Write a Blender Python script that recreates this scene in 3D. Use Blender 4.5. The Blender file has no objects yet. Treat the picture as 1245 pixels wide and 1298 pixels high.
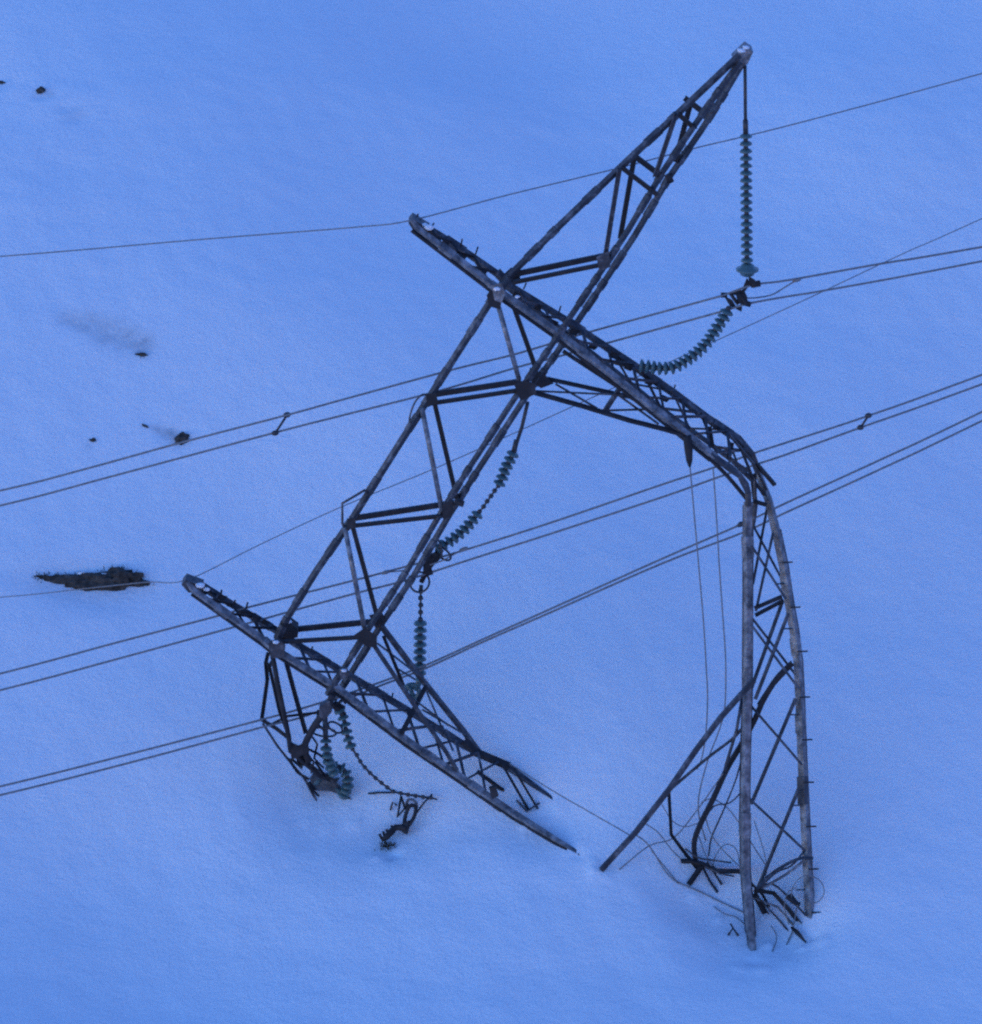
import bpy, bmesh, math, random
import numpy as np
from mathutils import Vector, Matrix, Quaternion, noise

random.seed(7)
C = bpy.context.scene.collection
R = math.radians

# ------------------------------------------------------------------ camera
PITCH = R(22); DC = 89.0; KPX = 0.018 / DC
FWD = Vector((0, math.cos(PITCH), -math.sin(PITCH)))
UP = Vector((0, math.sin(PITCH), math.cos(PITCH)))
RIGHT = Vector((1, 0, 0))
CAM = -FWD * DC
cd = bpy.data.cameras.new("camera"); cam = bpy.data.objects.new("camera", cd); C.objects.link(cam)
cam.location = CAM; cam.rotation_euler = (math.pi / 2 - PITCH, 0, 0)
cd.sensor_fit = 'HORIZONTAL'; cd.angle = 2 * math.atan(622.5 * KPX)
cd.clip_start = 1; cd.clip_end = 5000
bpy.context.scene.camera = cam

def P(px, py, D):
    """point seen at photo position (px,py), D metres along the view axis"""
    return CAM + FWD * D + RIGHT * ((px - 622.5) * KPX * D) + UP * ((649 - py) * KPX * D)

# ------------------------------------------------------------------ terrain
G0 = P(560, 1007, 89.1)
TS = math.tan(R(25))
_rs = np.random.RandomState(3)
WAV = []
for lam, amp, n in ((26, .30, 4), (11, .09, 5), (5.0, .022, 7), (2.2, .008, 9), (1.0, .0042, 12)):
    for i in range(n):
        a = _rs.uniform(0, 2 * math.pi); k = 2 * math.pi / (lam * _rs.uniform(.75, 1.3))
        WAV.append((k * math.cos(a), k * math.sin(a), _rs.uniform(0, 6.28), amp / math.sqrt(n) * 1.3))
PITS = []   # (x, y, rx, ry, rot, depth)
def H(x, y):
    x = np.asarray(x, float); y = np.asarray(y, float)
    dy = y - G0.y
    far = np.clip(dy - 70, 0, None); near = np.clip(-dy - 60, 0, None)
    z = G0.z + TS * dy - 0.0011 * np.minimum(far, 190) ** 2 - .418 * np.clip(far - 190, 0, None) + 0.0016 * np.minimum(near, 130) ** 2 + .416 * np.clip(near - 130, 0, None)
    n2 = np.clip(-dy + .8, 0, 11); f2 = np.clip(dy - 10, 0, 14)
    z = z + .017 * n2 ** 2 + .374 * np.clip(-dy - 10.2, 0, 40) - .0075 * f2 ** 2 - .21 * np.clip(dy - 24, 0, 40)  # slope bent flatter near and far so those stretches shade darker
    lft = np.clip(-x - 12.5, 0, None)
    z = z - .30 * lft ** 2 / (lft + 14)
    for kx, ky, ph, am in WAV:
        z = z + am * np.sin(kx * x + ky * y + ph)
    for (cx, cy, rx, ry, ro, dp) in PITS:
        ux = (x - cx) * math.cos(ro) + (y - cy) * math.sin(ro)
        uy = -(x - cx) * math.sin(ro) + (y - cy) * math.cos(ro)
        q = (ux / rx) ** 2 + (uy / ry) ** 2
        z = z - dp * np.exp(-q ** 1.3)
    return z

def Dg(px, py):
    lo, hi = 70.0, 125.0
    for _ in range(40):
        m = (lo + hi) / 2; p = P(px, py, m)
        if p.z > float(H(p.x, p.y)): lo = m
        else: hi = m
    return (lo + hi) / 2
def G(px, py, h=0.0):
    """point on the snow under photo position, lifted h metres"""
    p = P(px, py, Dg(px, py)); return p + Vector((0, -math.sin(R(25)), math.cos(R(25)))) * h

_pp = []
def pit(px, py, rx, ry, ro, dp):
    p = P(px, py, Dg(px, py)); _pp.append((p.x, p.y, rx, ry, ro, dp))
# wind scours and melt hollows, deepened round the steel for contact shade
pit(415, 998, 1.6, 1.8, .3, .50); pit(505, 1045, 1.0, .9, .5, .25); pit(580, 1012, 2.0, 1.2, -.2, .22)
pit(700, 1035, 1.0, 1.0, .4, .18); pit(955, 1150, 1.6, 1.7, .2, .52); pit(1010, 1160, .9, .8, 0, .20)
pit(890, 1105, 1.2, 1.0, 0, .28)
pit(115, 742, 1.6, .7, -.05, .16); pit(232, 560, .28, .30, 0, .04)
for i, (qx, qy, dp) in enumerate(((92, 404, .05), (108, 409, .03), (124, 416, .03), (140, 422, .03), (154, 430, .04), (168, 434, .02), (182, 438, .02), (205, 550, .015), (218, 553, .02), (190, 540, .01), (85, 135, .06), (60, 119, .07), (100, 148, .05), (12, 106, .05))):
    pit(qx, qy, .36, .26, .3 * i, dp)
# snow shoved up and gouged where steel went in
for (qx, qy, rr, dp) in ((936, 1216, .20, -.04), (968, 1218, .22, -.05), (955, 1200, .16, .10), (1044, 1178, .18, -.05), (1030, 1164, .14, .08), (752, 1096, .18, -.05), (734, 1082, .14, .05), (708, 1014, .18, -.07), (754, 1107, .16, -.08), (770, 1112, .13, -.05),
                         (390, 1018, .20, -.03), (416, 1026, .22, -.03), (450, 1020, .18, -.04), (880, 1112, .16, -.06), (912, 1134, .12, -.06), (1018, 1178, .13, -.06), (975, 1168, .14, -.07), (478, 1074, .16, -.06), (500, 1070, .18, .08), (670, 1034, .2, -.08), (688, 1032, .15, -.05)):
    pit(qx, qy, rr, rr * .8, qx, dp)
PITS.extend(_pp)

# ------------------------------------------------------------------ materials
def new_mat(name):
    m = bpy.data.materials.new(name); m.use_nodes = True
    nt = m.node_tree; b = nt.nodes["Principled BSDF"]; return m, nt, b
def metal(name, c0, c1, c2, met, rough, scale=3.0, lo=.35, hi=.68):
    m, nt, b = new_mat(name); N = nt.nodes; L = nt.links
    tc = N.new("ShaderNodeTexCoord"); n1 = N.new("ShaderNodeTexNoise"); n1.inputs["Scale"].default_value = scale
    n1.inputs["Detail"].default_value = 6; n1.inputs["Roughness"].default_value = .7
    cr = N.new("ShaderNodeValToRGB"); e = cr.color_ramp.elements
    e[0].position = lo; e[0].color = (*c0, 1); e[1].position = hi; e[1].color = (*c2, 1)
    k = cr.color_ramp.elements.new((lo + hi) / 2); k.color = (*c1, 1)
    L.new(tc.outputs["Object"], n1.inputs["Vector"]); L.new(n1.outputs["Fac"], cr.inputs[0]); L.new(cr.outputs[0], b.inputs["Base Color"])
    n2 = N.new("ShaderNodeTexNoise"); n2.inputs["Scale"].default_value = 24; n2.inputs["Detail"].default_value = 3
    bp = N.new("ShaderNodeBump"); bp.inputs["Strength"].default_value = .35; bp.inputs["Distance"].default_value = .02
    L.new(tc.outputs["Object"], n2.inputs["Vector"]); L.new(n2.outputs["Fac"], bp.inputs["Height"]); L.new(bp.outputs[0], b.inputs["Normal"])
    mr = N.new("ShaderNodeMapRange"); mr.inputs["To Min"].default_value = rough - .12; mr.inputs["To Max"].default_value = rough + .15
    L.new(n2.outputs["Fac"], mr.inputs["Value"]); L.new(mr.outputs[0], b.inputs["Roughness"])
    b.inputs["Metallic"].default_value = met
    return m
ZINC = metal("galvanised_steel", (.06, .061, .067), (.17, .171, .182), (.33, .332, .35), .3, .45, 4.5, .36, .66)
STEEL = metal("weathered_steel", (.023, .024, .030), (.055, .056, .066), (.18, .182, .20), .25, .5, 4.0, .36, .70)
DARK = metal("rusty_steel", (.010, .009, .011), (.019, .0165, .019), (.042, .037, .041), .1, .7, 3)
WIRE = metal("conductor_aluminium", (.15, .15, .155), (.20, .20, .205), (.26, .26, .265), .1, .65, 8)
CAPM = metal("cap_iron", (.03, .03, .035), (.05, .05, .055), (.09, .09, .095), .2, .5, 9)

GLASS, nt, b = new_mat("teal_glass")
b.inputs["Base Color"].default_value = (.10, .185, .19, 1); b.inputs["Roughness"].default_value = .12
b.inputs["Transmission Weight"].default_value = .35; b.inputs["IOR"].default_value = 1.5

ROCK, nt, b = new_mat("dark_rock"); N = nt.nodes; L = nt.links
tc = N.new("ShaderNodeTexCoord"); n1 = N.new("ShaderNodeTexNoise"); n1.inputs["Scale"].default_value = 5; n1.inputs["Detail"].default_value = 9; n1.inputs["Roughness"].default_value = .75
cr = N.new("ShaderNodeValToRGB"); cr.color_ramp.elements[0].position = .36; cr.color_ramp.elements[0].color = (.016, .013, .010, 1)
cr.color_ramp.elements[1].position = .7; cr.color_ramp.elements[1].color = (.13, .11, .092, 1)
bp = N.new("ShaderNodeBump"); bp.inputs["Distance"].default_value = .08; bp.inputs["Strength"].default_value = .8
L.new(tc.outputs["Object"], n1.inputs["Vector"]); L.new(n1.outputs["Fac"], cr.inputs[0]); L.new(cr.outputs[0], b.inputs["Base Color"])
L.new(n1.outputs["Fac"], bp.inputs["Height"]); L.new(bp.outputs[0], b.inputs["Normal"]); b.inputs["Roughness"].default_value = .95

GRASS, nt, b = new_mat("dead_grass"); N = nt.nodes; L = nt.links
tc = N.new("ShaderNodeTexCoord"); n1 = N.new("ShaderNodeTexNoise"); n1.inputs["Scale"].default_value = 9
cr = N.new("ShaderNodeValToRGB"); cr.color_ramp.elements[0].color = (.025, .028, .014, 1); cr.color_ramp.elements[1].color = (.10, .085, .045, 1)
L.new(tc.outputs["Object"], n1.inputs["Vector"]); L.new(n1.outputs["Fac"], cr.inputs[0]); L.new(cr.outputs[0], b.inputs["Base Color"]); b.inputs["Roughness"].default_value = .9

SNOW, nt, b = new_mat("snow"); N = nt.nodes; L = nt.links
b.inputs["Base Color"].default_value = (.85, .865, .89, 1); b.inputs["Roughness"].default_value = .75
b.inputs["Specular IOR Level"].default_value = .25
tc = N.new("ShaderNodeTexCoord")
prev = None
for sc_, di, st in ((1.6, .08, .7), (6.0, .03, .8), (16.0, .022, .9), (42.0, .010, .8)):
    n1 = N.new("ShaderNodeTexNoise"); n1.inputs["Scale"].default_value = sc_; n1.inputs["Detail"].default_value = 5; n1.inputs["Roughness"].default_value = .65
    bp = N.new("ShaderNodeBump"); bp.inputs["Distance"].default_value = di; bp.inputs["Strength"].default_value = st
    L.new(tc.outputs["Object"], n1.inputs["Vector"]); L.new(n1.outputs["Fac"], bp.inputs["Height"])
    if prev: L.new(prev.outputs[0], bp.inputs["Normal"])
    prev = bp
L.new(prev.outputs[0], b.inputs["Normal"])
an = N.new("ShaderNodeAttribute"); an.attribute_name = "soil_and_grey"; nz = N.new("ShaderNodeTexNoise"); nz.inputs["Scale"].default_value = 2.2; nz.inputs["Detail"].default_value = 6; nz.inputs["Roughness"].default_value = .7
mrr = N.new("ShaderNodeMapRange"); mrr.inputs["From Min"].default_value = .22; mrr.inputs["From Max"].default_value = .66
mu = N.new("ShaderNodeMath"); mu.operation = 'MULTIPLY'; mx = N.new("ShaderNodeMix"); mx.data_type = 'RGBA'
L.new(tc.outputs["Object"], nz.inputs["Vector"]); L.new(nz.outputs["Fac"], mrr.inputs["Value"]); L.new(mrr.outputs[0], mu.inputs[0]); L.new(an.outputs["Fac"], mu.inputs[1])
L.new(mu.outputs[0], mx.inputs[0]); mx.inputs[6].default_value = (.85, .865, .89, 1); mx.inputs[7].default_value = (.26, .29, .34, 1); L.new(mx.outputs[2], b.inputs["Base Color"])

# ------------------------------------------------------------------ mesh helpers
U = .018
def frames(pts):
    n = len(pts); tg = []
    for i in range(n):
        a = pts[max(i - 1, 0)]; c = pts[min(i + 1, n - 1)]; t = (c - a)
        tg.append(t.normalized() if t.length > 1e-9 else Vector((0, 0, 1)))
    ref = Vector((0, 0, 1)) if abs(tg[0].z) < .9 else Vector((0, 1, 0))
    u = tg[0].cross(ref).normalized(); out = []
    for i in range(n):
        if i:
            q = tg[i - 1].rotation_difference(tg[i]); u = q @ u
            u = (u - tg[i] * u.dot(tg[i])).normalized()
        out.append((tg[i], u, tg[i].cross(u)))
    return out
def sweep(bm, pts, prof, smooth, scale=None):
    fr = frames(pts); rings = []
    for i, (p, (t, u, v)) in enumerate(zip(pts, fr)):
        s = 1 if scale is None else scale[i]
        rings.append([bm.verts.new(p + u * (a * s) + v * (c * s)) for a, c in prof])
    m = len(prof)
    for i in range(len(rings) - 1):
        for j in range(m):
            f = bm.faces.new((rings[i][j], rings[i][(j + 1) % m], rings[i + 1][(j + 1) % m], rings[i + 1][j])); f.smooth = smooth
    bm.faces.new(rings[0][::-1]); bm.faces.new(rings[-1])
def tube(bm, pts, r, sides=10, scale=None):
    prof = [(r * math.cos(2 * math.pi * k / sides), r * math.sin(2 * math.pi * k / sides)) for k in range(sides)]
    sweep(bm, [Vector(p) for p in pts], prof, True, scale)
def angle(bm, pts, a, flip=1):
    """rolled L section"""
    t = a * .16; h = a * .5
    prof = [(-h, -h), (h, -h), (h, -h + t), (-h + t, -h + t), (-h + t, h), (-h, h)]
    if flip < 0: prof = [(-x, y) for x, y in prof][::-1]
    sweep(bm, [Vector(p) for p in pts], prof, False)
def lsec(bm, pts, w, al=45, th=.02, taper=None):
    """rolled angle whose corner points at the viewer's side of the tower; w = overall width in photo px"""
    pts = [Vector(p) for p in pts]; a = R(al); Ln = w * U / (math.cos(a) + math.sin(a)); rings = []
    for i, p in enumerate(pts):
        t = (pts[min(i + 1, len(pts) - 1)] - pts[max(i - 1, 0)]).normalized()
        n = -FWD - t * (-FWD).dot(t); n.normalize(); q = t.cross(n)
        A_ = (q * math.cos(a) - n * math.sin(a)); B_ = (-q * math.sin(a) - n * math.cos(a)); k = 1 if taper is None else taper[i]
        c = p + q * (w * U * .5 - Ln * math.cos(a)) * k; L_ = Ln * k
        rings.append([bm.verts.new(v) for v in (c, c + A_ * L_, c + A_ * L_ + B_ * th, c + (A_ + B_) * th, c + B_ * L_ + A_ * th, c + B_ * L_)])
    for r0, r1 in zip(rings, rings[1:]):
        for j in range(6): bm.faces.new((r0[j], r0[(j + 1) % 6], r1[(j + 1) % 6], r1[j]))
    bm.faces.new(rings[0][::-1]); bm.faces.new(rings[-1])
def lcol(bm, a, b_, f, w, h, al=45):
    """bolted splice angle wrapped over a joint"""
    a = Vector(a); b_ = Vector(b_); t = (b_ - a).normalized(); c = a.lerp(b_, f) - FWD * .025
    lsec(bm, [c - t * h / 2, c + t * h / 2], w, al, .03)
def collar(bm, a, b_, f, r, h=.10, sides=12):
    """bolted flange ring on a tube running a-b at fraction f"""
    a = Vector(a); b_ = Vector(b_); t = (b_ - a).normalized(); c = a.lerp(b_, f)
    tube(bm, [c - t * h / 2, c + t * h / 2], r, sides)
def pegs(bm, a, b_, n, length, side, r=.014, f0=.03, f1=.97):
    a = Vector(a); b_ = Vector(b_); t = (b_ - a).normalized()
    for k in range(n):
        c = a.lerp(b_, f0 + (f1 - f0) * (k + random.uniform(-.2, .2)) / max(n - 1, 1))
        d = (side + Vector((random.uniform(-.25, .25), random.uniform(-.3, .3), random.uniform(-.2, .2)))).normalized()
        tube(bm, [c, c + d * length * random.uniform(.8, 1.15)], r, 6)
def plate(bm, pts, th):
    pts = [Vector(p) for p in pts]; n = (pts[1] - pts[0]).cross(pts[2] - pts[0]).normalized() * (th / 2)
    A = [bm.verts.new(p + n) for p in pts]; B = [bm.verts.new(p - n) for p in pts]
    bm.faces.new(A); bm.faces.new(B[::-1]); m = len(pts)
    for i in range(m): bm.faces.new((A[i], B[i], B[(i + 1) % m], A[(i + 1) % m]))
def ring(bm, c, ax, R_, r, n=28, a0=0, a1=2 * math.pi, squash=1.0):
    ax = ax.normalized(); u = ax.orthogonal().normalized(); v = ax.cross(u)
    full = abs(a1 - a0 - 2 * math.pi) < 1e-6
    pts = [c + u * (R_ * math.cos(a0 + (a1 - a0) * k / n)) + v * (R_ * squash * math.sin(a0 + (a1 - a0) * k / n)) for k in range(n + 1)]
    tube(bm, pts, r, 8)
def crv(pts, n=6):
    pts = [Vector(p) for p in pts]
    if len(pts) < 3: return pts
    ext = [pts[0] * 2 - pts[1]] + pts + [pts[-1] * 2 - pts[-2]]; out = []
    for i in range(1, len(ext) - 2):
        p0, p1, p2, p3 = ext[i - 1:i + 3]
        for k in range(n):
            t = k / n
            out.append(.5 * ((2 * p1) + (p2 - p0) * t + (2 * p0 - 5 * p1 + 4 * p2 - p3) * t * t + (3 * p1 - p0 - 3 * p2 + p3) * t ** 3))
    out.append(pts[-1]); return out
def lathe(bm, prof, seg=18):
    rings = [[bm.verts.new((r * math.cos(2 * math.pi * k / seg), r * math.sin(2 * math.pi * k / seg), z)) for k in range(seg)] for r, z in prof]
    for i in range(len(rings) - 1):
        for k in range(seg):
            f = bm.faces.new((rings[i][k], rings[i][(k + 1) % seg], rings[i + 1][(k + 1) % seg], rings[i + 1][k])); f.smooth = True
    bm.faces.new(rings[0][::-1]); bm.faces.new(rings[-1])

def finish(bm, name, mat):
    bmesh.ops.recalc_face_normals(bm, faces=bm.faces[:])
    me = bpy.data.meshes.new(name); bm.to_mesh(me); bm.free(); me.materials.append(mat); return me
ORIG = {}
def root_of(o):
    while o.parent: o = o.parent
    return o
def thing(name, label, cat, loc, group=None):
    o = bpy.data.objects.new(name, None); C.objects.link(o); o.location = loc; o.empty_display_size = .3
    o["label"] = label; o["category"] = cat; ORIG[o] = Vector(loc)
    if group: o["group"] = group
    return o
def part(name, parent, mat, build, label=None):
    """one mesh object under parent; build(bm) draws in world space"""
    bm = bmesh.new(); build(bm); org = ORIG[root_of(parent)]
    bmesh.ops.translate(bm, verts=bm.verts[:], vec=-org)
    o = bpy.data.objects.new(name, finish(bm, name, mat)); C.objects.link(o); o.parent = parent
    if label: o["label"] = label
    return o
def single(name, label, cat, mat, build, loc, group=None):
    bm = bmesh.new(); build(bm); loc = Vector(loc); bmesh.ops.translate(bm, verts=bm.verts[:], vec=-loc)
    o = bpy.data.objects.new(name, finish(bm, name, mat)); C.objects.link(o); o.location = loc
    o["label"] = label; o["category"] = cat
    if group: o["group"] = group
    ORIG[o] = loc
    return o

# ------------------------------------------------------------------ the snow slope
def axis(lo, hi, step, ext, grow=1.13):
    a = list(np.arange(lo, hi, step)); s = step
    while a[-1] < ext: s *= grow; a.append(a[-1] + s)
    s = step
    while a[0] > -ext: s *= grow; a.insert(0, a[0] - s)
    return np.array(a)
ax = axis(-13.5, 13.5, .09, 900); ay = axis(-9, 21, .09, 900)
X, Y = np.meshgrid(ax, ay); Z = H(X, Y)
nx, ny = len(ax), len(ay)
me = bpy.data.meshes.new("snow_slope")
co = np.stack([X.ravel(), Y.ravel(), Z.ravel()], 1).astype(np.float32)
idx = np.arange(nx * ny).reshape(ny, nx)
q = np.stack([idx[:-1, :-1], idx[:-1, 1:], idx[1:, 1:], idx[1:, :-1]], -1).reshape(-1, 4).astype(np.int32)
me.vertices.add(len(co)); me.vertices.foreach_set("co", co.ravel())
me.loops.add(q.size); me.loops.foreach_set("vertex_index", q.ravel())
me.polygons.add(len(q)); me.polygons.foreach_set("loop_start", np.arange(0, q.size, 4, dtype=np.int32))
me.polygons.foreach_set("use_smooth", np.ones(len(q), bool)); me.update(calc_edges=True); me.validate()
dirt_and_grey = np.zeros(nx * ny)
XX, YY = X.ravel(), Y.ravel()
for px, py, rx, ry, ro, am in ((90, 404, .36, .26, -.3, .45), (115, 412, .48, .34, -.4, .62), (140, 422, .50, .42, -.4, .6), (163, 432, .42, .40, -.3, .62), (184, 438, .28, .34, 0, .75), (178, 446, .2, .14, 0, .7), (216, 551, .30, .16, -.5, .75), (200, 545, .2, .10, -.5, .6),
        (115, 742, 1.5, .5, 0, .35), (75, 745, .6, .3, 0, .3), (176, 745, .4, .3, 0, .4), (60, 121, .25, .15, -.5, .4), (95, 145, .5, .4, -.5, .16), (112, 566, .1, .1, 0, .4), (505, 1050, .5, .45, .4, .35), (490, 1074, .25, .2, 0, .6), (415, 1004, .7, .4, 0, .35), (890, 1108, .6, .3, 0, .25), (985, 1170, .7, .5, 0, .25)):  # soiling by rocks and fitting, then plain grey patches under the steel
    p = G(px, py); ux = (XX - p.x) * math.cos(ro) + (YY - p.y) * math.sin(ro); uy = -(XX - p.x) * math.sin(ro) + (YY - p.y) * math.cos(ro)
    dirt_and_grey = np.maximum(dirt_and_grey, am * np.exp(-((ux / rx) ** 2 + (uy / ry) ** 2) ** 1.2))
at = me.attributes.new("soil_and_grey", 'FLOAT', 'POINT'); at.data.foreach_set("value", dirt_and_grey.astype(np.float32))
me.materials.append(SNOW)
g = bpy.data.objects.new("snow_slope", me); C.objects.link(g); g["kind"] = "structure"

# ------------------------------------------------------------------ the collapsed tower
def Dt(py): return 89.1 + .006 * (py - 1010)
def t_(x, y, w=0.0): return P(x, y, Dt(y) + w)
DB = Dg(985, 1185)
def m_(x, y, w=0.0):
    f = min(max((y - 600) / 585, 0), 1); return P(x, y, Dt(600) * (1 - f) + DB * f + w)
F, B = -.6, .6
tower = thing("transmission_tower", "buckled rusty lattice pylon with two masts and a long crossarm collapsed on the snow", "pylon", G(985, 1185))

# --- crossarm
LCH = [(937, 70), (860, 143), (800, 199), (707, 288), (649, 346), (628, 372), (578, 450), (545, 502), (504, 566), (446, 658), (400, 725), (362, 786), (350, 812)]
RCH = [(939, 80), (916, 115), (884, 163), (845, 220), (800, 296), (763, 352), (728, 404), (700, 446), (662, 500), (600, 595), (565, 650), (520, 727), (478, 790), (437, 856), (418, 885)]
def off(pl, dx, dy, w): return [t_(x + dx, y + dy, w) for x, y in pl]
def b_cross(bm):
    lf = off(LCH, 0, 0, F); lb = off(LCH, 1.5, -1, B)
    lsec(bm, lf, 8.6, 40); lsec(bm, lb, 8.0, 50)
    rf, rb = [], []
    for i, (x, y) in enumerate(RCH):
        o = 5.4 if i > 1 else (2.0, 4.0)[i]
        rf.append(t_(x - .80 * o, y - .6 * o, F)); rb.append(t_(x + .80 * o, y + .6 * o, B))
    lsec(bm, rf, 7.4, 48); lsec(bm, rb, 7.8, 38)
    for L_, w_ in ((lf, 10.4), (lb, 9.4), (rf, 9.2), (rb, 9.8)):
        for i in range(1, len(L_) - 1):
            if i % 2: lcol(bm, L_[i], L_[i + 1], .12, w_, .22)
            lcol(bm, L_[i], L_[i + 1], .55, w_, .42)
cross = part("crossarm", tower, STEEL, b_cross)
def seg(parent, name, mat, pts, a, kind='L', flip=1):
    def bld(bm):
        if kind == 'L': angle(bm, pts, a * U, flip)
        else: tube(bm, pts, a * U / 2, 8)
    return part(name, parent, mat, bld)
# struts and diagonals come in a front and a back one
for (x0, y0, x1, y1, w, n_) in (
    (877, 131, 890, 141, B, 'strut'), (862, 147, 878, 161, F, 'strut'), (809, 201, 833, 219, B, 'strut'), (791, 215, 830, 245, F, 'strut'),
    (856, 149, 832, 220, F, 'diagonal'), (874, 137, 857, 201, B, 'diagonal'), (785, 218, 768, 322, F, 'diagonal'), (803, 206, 787, 298, B, 'diagonal'),
    (655, 347, 767, 324, B, 'strut'), (655, 358, 764, 336, F, 'strut'),
    (649, 383, 678, 464, B, 'diagonal'), (550, 500, 656, 484, B, 'strut'), (548, 512, 655, 496, F, 'strut'),
    (551, 512, 578, 628, B, 'diagonal'), (448, 657, 571, 638, B, 'strut'), (443, 668, 559, 655, F, 'strut'),
    (447, 668, 479, 786, B, 'diagonal'), (372, 798, 472, 788, B, 'strut'), (352, 815, 453, 809, F, 'strut')):
    ex, ey = x1 - x0, y1 - y0; el = math.hypot(ex, ey); k = (12 if w == B and y0 < 260 else 5) / el
    seg(cross, n_, DARK if n_ == 'strut' or w == B else STEEL, [t_(x0 - ex * k, y0 - ey * k, w), t_(x1 + ex * 5 / el, y1 + ey * 5 / el, w)], 6.0, 'L', 1 if w == F else -1)
for (x0, y0, x1, y1) in ((631, 385, 658, 481), (535, 517, 560, 645), (437, 668, 462, 796)):
    seg(cross, 'diagonal', ZINC, [t_(x0, y0, F), t_(x1, y1, F)], 6.2, 'T')
def gus(parent, pl, w, mat=DARK, th=.03, name='gusset_plate'):
    return part(name, parent, mat, lambda bm: plate(bm, [t_(x, y, w) for x, y in pl], th))
gus(cross, [(634, 352), (648, 339), (659, 345), (660, 356), (648, 364)], B)
gus(cross, [(617, 374), (622, 368), (636, 380), (634, 392), (620, 388)], F - .1)
gus(cross, [(623, 362), (636, 358), (640, 372), (636, 384), (627, 380)], F - .14, ZINC)
gus(cross, [(652, 488), (664, 482), (678, 486), (680, 499), (660, 508)], F - .1)
gus(cross, [(672, 466), (690, 474), (702, 486), (686, 492), (668, 480)], B)
gus(cross, [(560, 640), (572, 634), (576, 650), (562, 660)], F - .1)
gus(cross, [(540, 500), (552, 498), (556, 510), (542, 516)], F - .1)
gus(cross, [(440, 658), (450, 656), (452, 668), (440, 672)], F - .1)
gus(cross, [(448, 806), (462, 796), (478, 806), (478, 822), (462, 818)], F - .1)
gus(cross, [(468, 780), (484, 776), (490, 788), (476, 796)], B)
gus(cross, [(756, 326), (772, 318), (774, 338), (760, 344)], F - .1, STEEL)
def b_node(bm):
    plate(bm, [t_(x, y, B - .25) for x, y in ((355, 795), (365, 784), (378, 793), (378, 804), (364, 808))], .4)
part("gusset_plate", cross, DARK, b_node)
def b_cap(bm):
    plate(bm, [t_(x, y, -.1) for x, y in ((928, 72), (945, 56), (954, 62), (947, 77), (936, 84))], .55)
part("end_cap", cross, ZINC, b_cap)
for a_, b_, r_ in ((t_(940, 80, 0), t_(944.5, 82.5, 0), 4.5), (t_(846, 221, B), t_(851, 231, B), 4), (t_(578, 636, F), t_(588, 639, F), 4)):
    part("hanger_lug", cross, DARK, lambda bm: tube(bm, [a_, b_], r_ * U))
part("bent_bracket", cross, STEEL, lambda bm: tube(bm, crv([t_(541, 500, F), t_(534, 501, F), t_(525, 512, F), t_(519, 532, F), t_(523, 541, F)]), .022, 6))
part("bent_bracket", cross, STEEL, lambda bm: tube(bm, [t_(437, 670, F), t_(434, 664, F), t_(434, 638, F), t_(463, 621, F), t_(467, 625, F)], .03, 6))

# --- upper part of the right mast and its fold
MU_LO = [(522, 279), (531, 290), (623, 360), (642, 375), (707, 421), (799, 493), (822, 512), (868, 548), (893, 568), (908, 580)]
MU_UP = [(524, 276), (560, 299), (596, 323), (635, 350), (645, 361), (717, 405), (741, 421), (799, 460), (853, 497), (897, 530), (937, 557), (954, 577), (962, 600), (971, 624)]
MU_BK = [(640, 362), (700, 408), (780, 470), (840, 519), (893, 557), (930, 585), (955, 610), (958, 640), (955, 664)]
def b_mast(bm):
    lo = [t_(x, y, F) for x, y in MU_LO]
    lsec(bm, lo, 9.2, 60, .02, [.5, .8] + [1] * (len(lo) - 2))
    for i in (1, 2, 4, 6): lcol(bm, lo[i], lo[i + 1], .4, 10.8, .36, 60)
    # left standing leg, bent over at the fold
    ll = [m_(x, y, -.3) for x, y in ((949, 636), (948, 680), (949, 740), (949, 800), (948, 878), (946, 957), (945, 1030), (945.5, 1103))]
    De = Dg(954, 1207); ll += [P(950, 1160, (DB - .3) * .45 + De * .55), P(953, 1196, (DB - .3) * .1 + De * .9)]
    ll.append(G(954, 1207, -.02)); ll.append(ll[-1] + Vector((.02, 0, -.4)))
    lsec(bm, ll, 10.8, 62, .03)
    # right standing leg
    rl = [t_(962, 600, B - .2)] + [m_(x, y, .2) for x, y in ((974, 632), (984, 672), (994, 720), (1000, 760), (1007, 800), (1012, 840), (1014, 880), (1017, 957), (1021, 1045), (1024, 1103))]
    rl.append(G(1028, 1168, -.02)); rl.append(rl[-1] + Vector((.02, 0, -.4)))
    lsec(bm, rl, 11.4, 34, .03, [.75, .9] + [1] * 9 + [1.1] * 2)
    for i in (3, 5, 7): lcol(bm, rl[i], rl[i + 1], .5, 14.0, .4, 34)
mast = part("mast", tower, ZINC, b_mast, "tall mast folded over halfway down, its foot still in the snow")
part("rear_chord", mast, STEEL, lambda bm: lsec(bm, [t_(x, y, B) for x, y in MU_BK], 6.4, 45))
part("rear_chord", mast, STEEL, lambda bm: lsec(bm, [m_(957, 600, .1), m_(957.5, 640, .1), m_(955, 668, .1)], 4.8, 45))
def b_up(bm):
    up = [t_(x, y, B - .2) for x, y in MU_UP]
    lsec(bm, up, 8.8, 56, .02, [.6, .9] + [1] * 5 + [1.2] * 4 + [1, 1, 1])
    for i in (1, 3, 5, 7, 9): lcol(bm, up[i], up[i + 1], .5, 11.4, .5, 56)
part("upper_chord", mast, STEEL, b_up)
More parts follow.
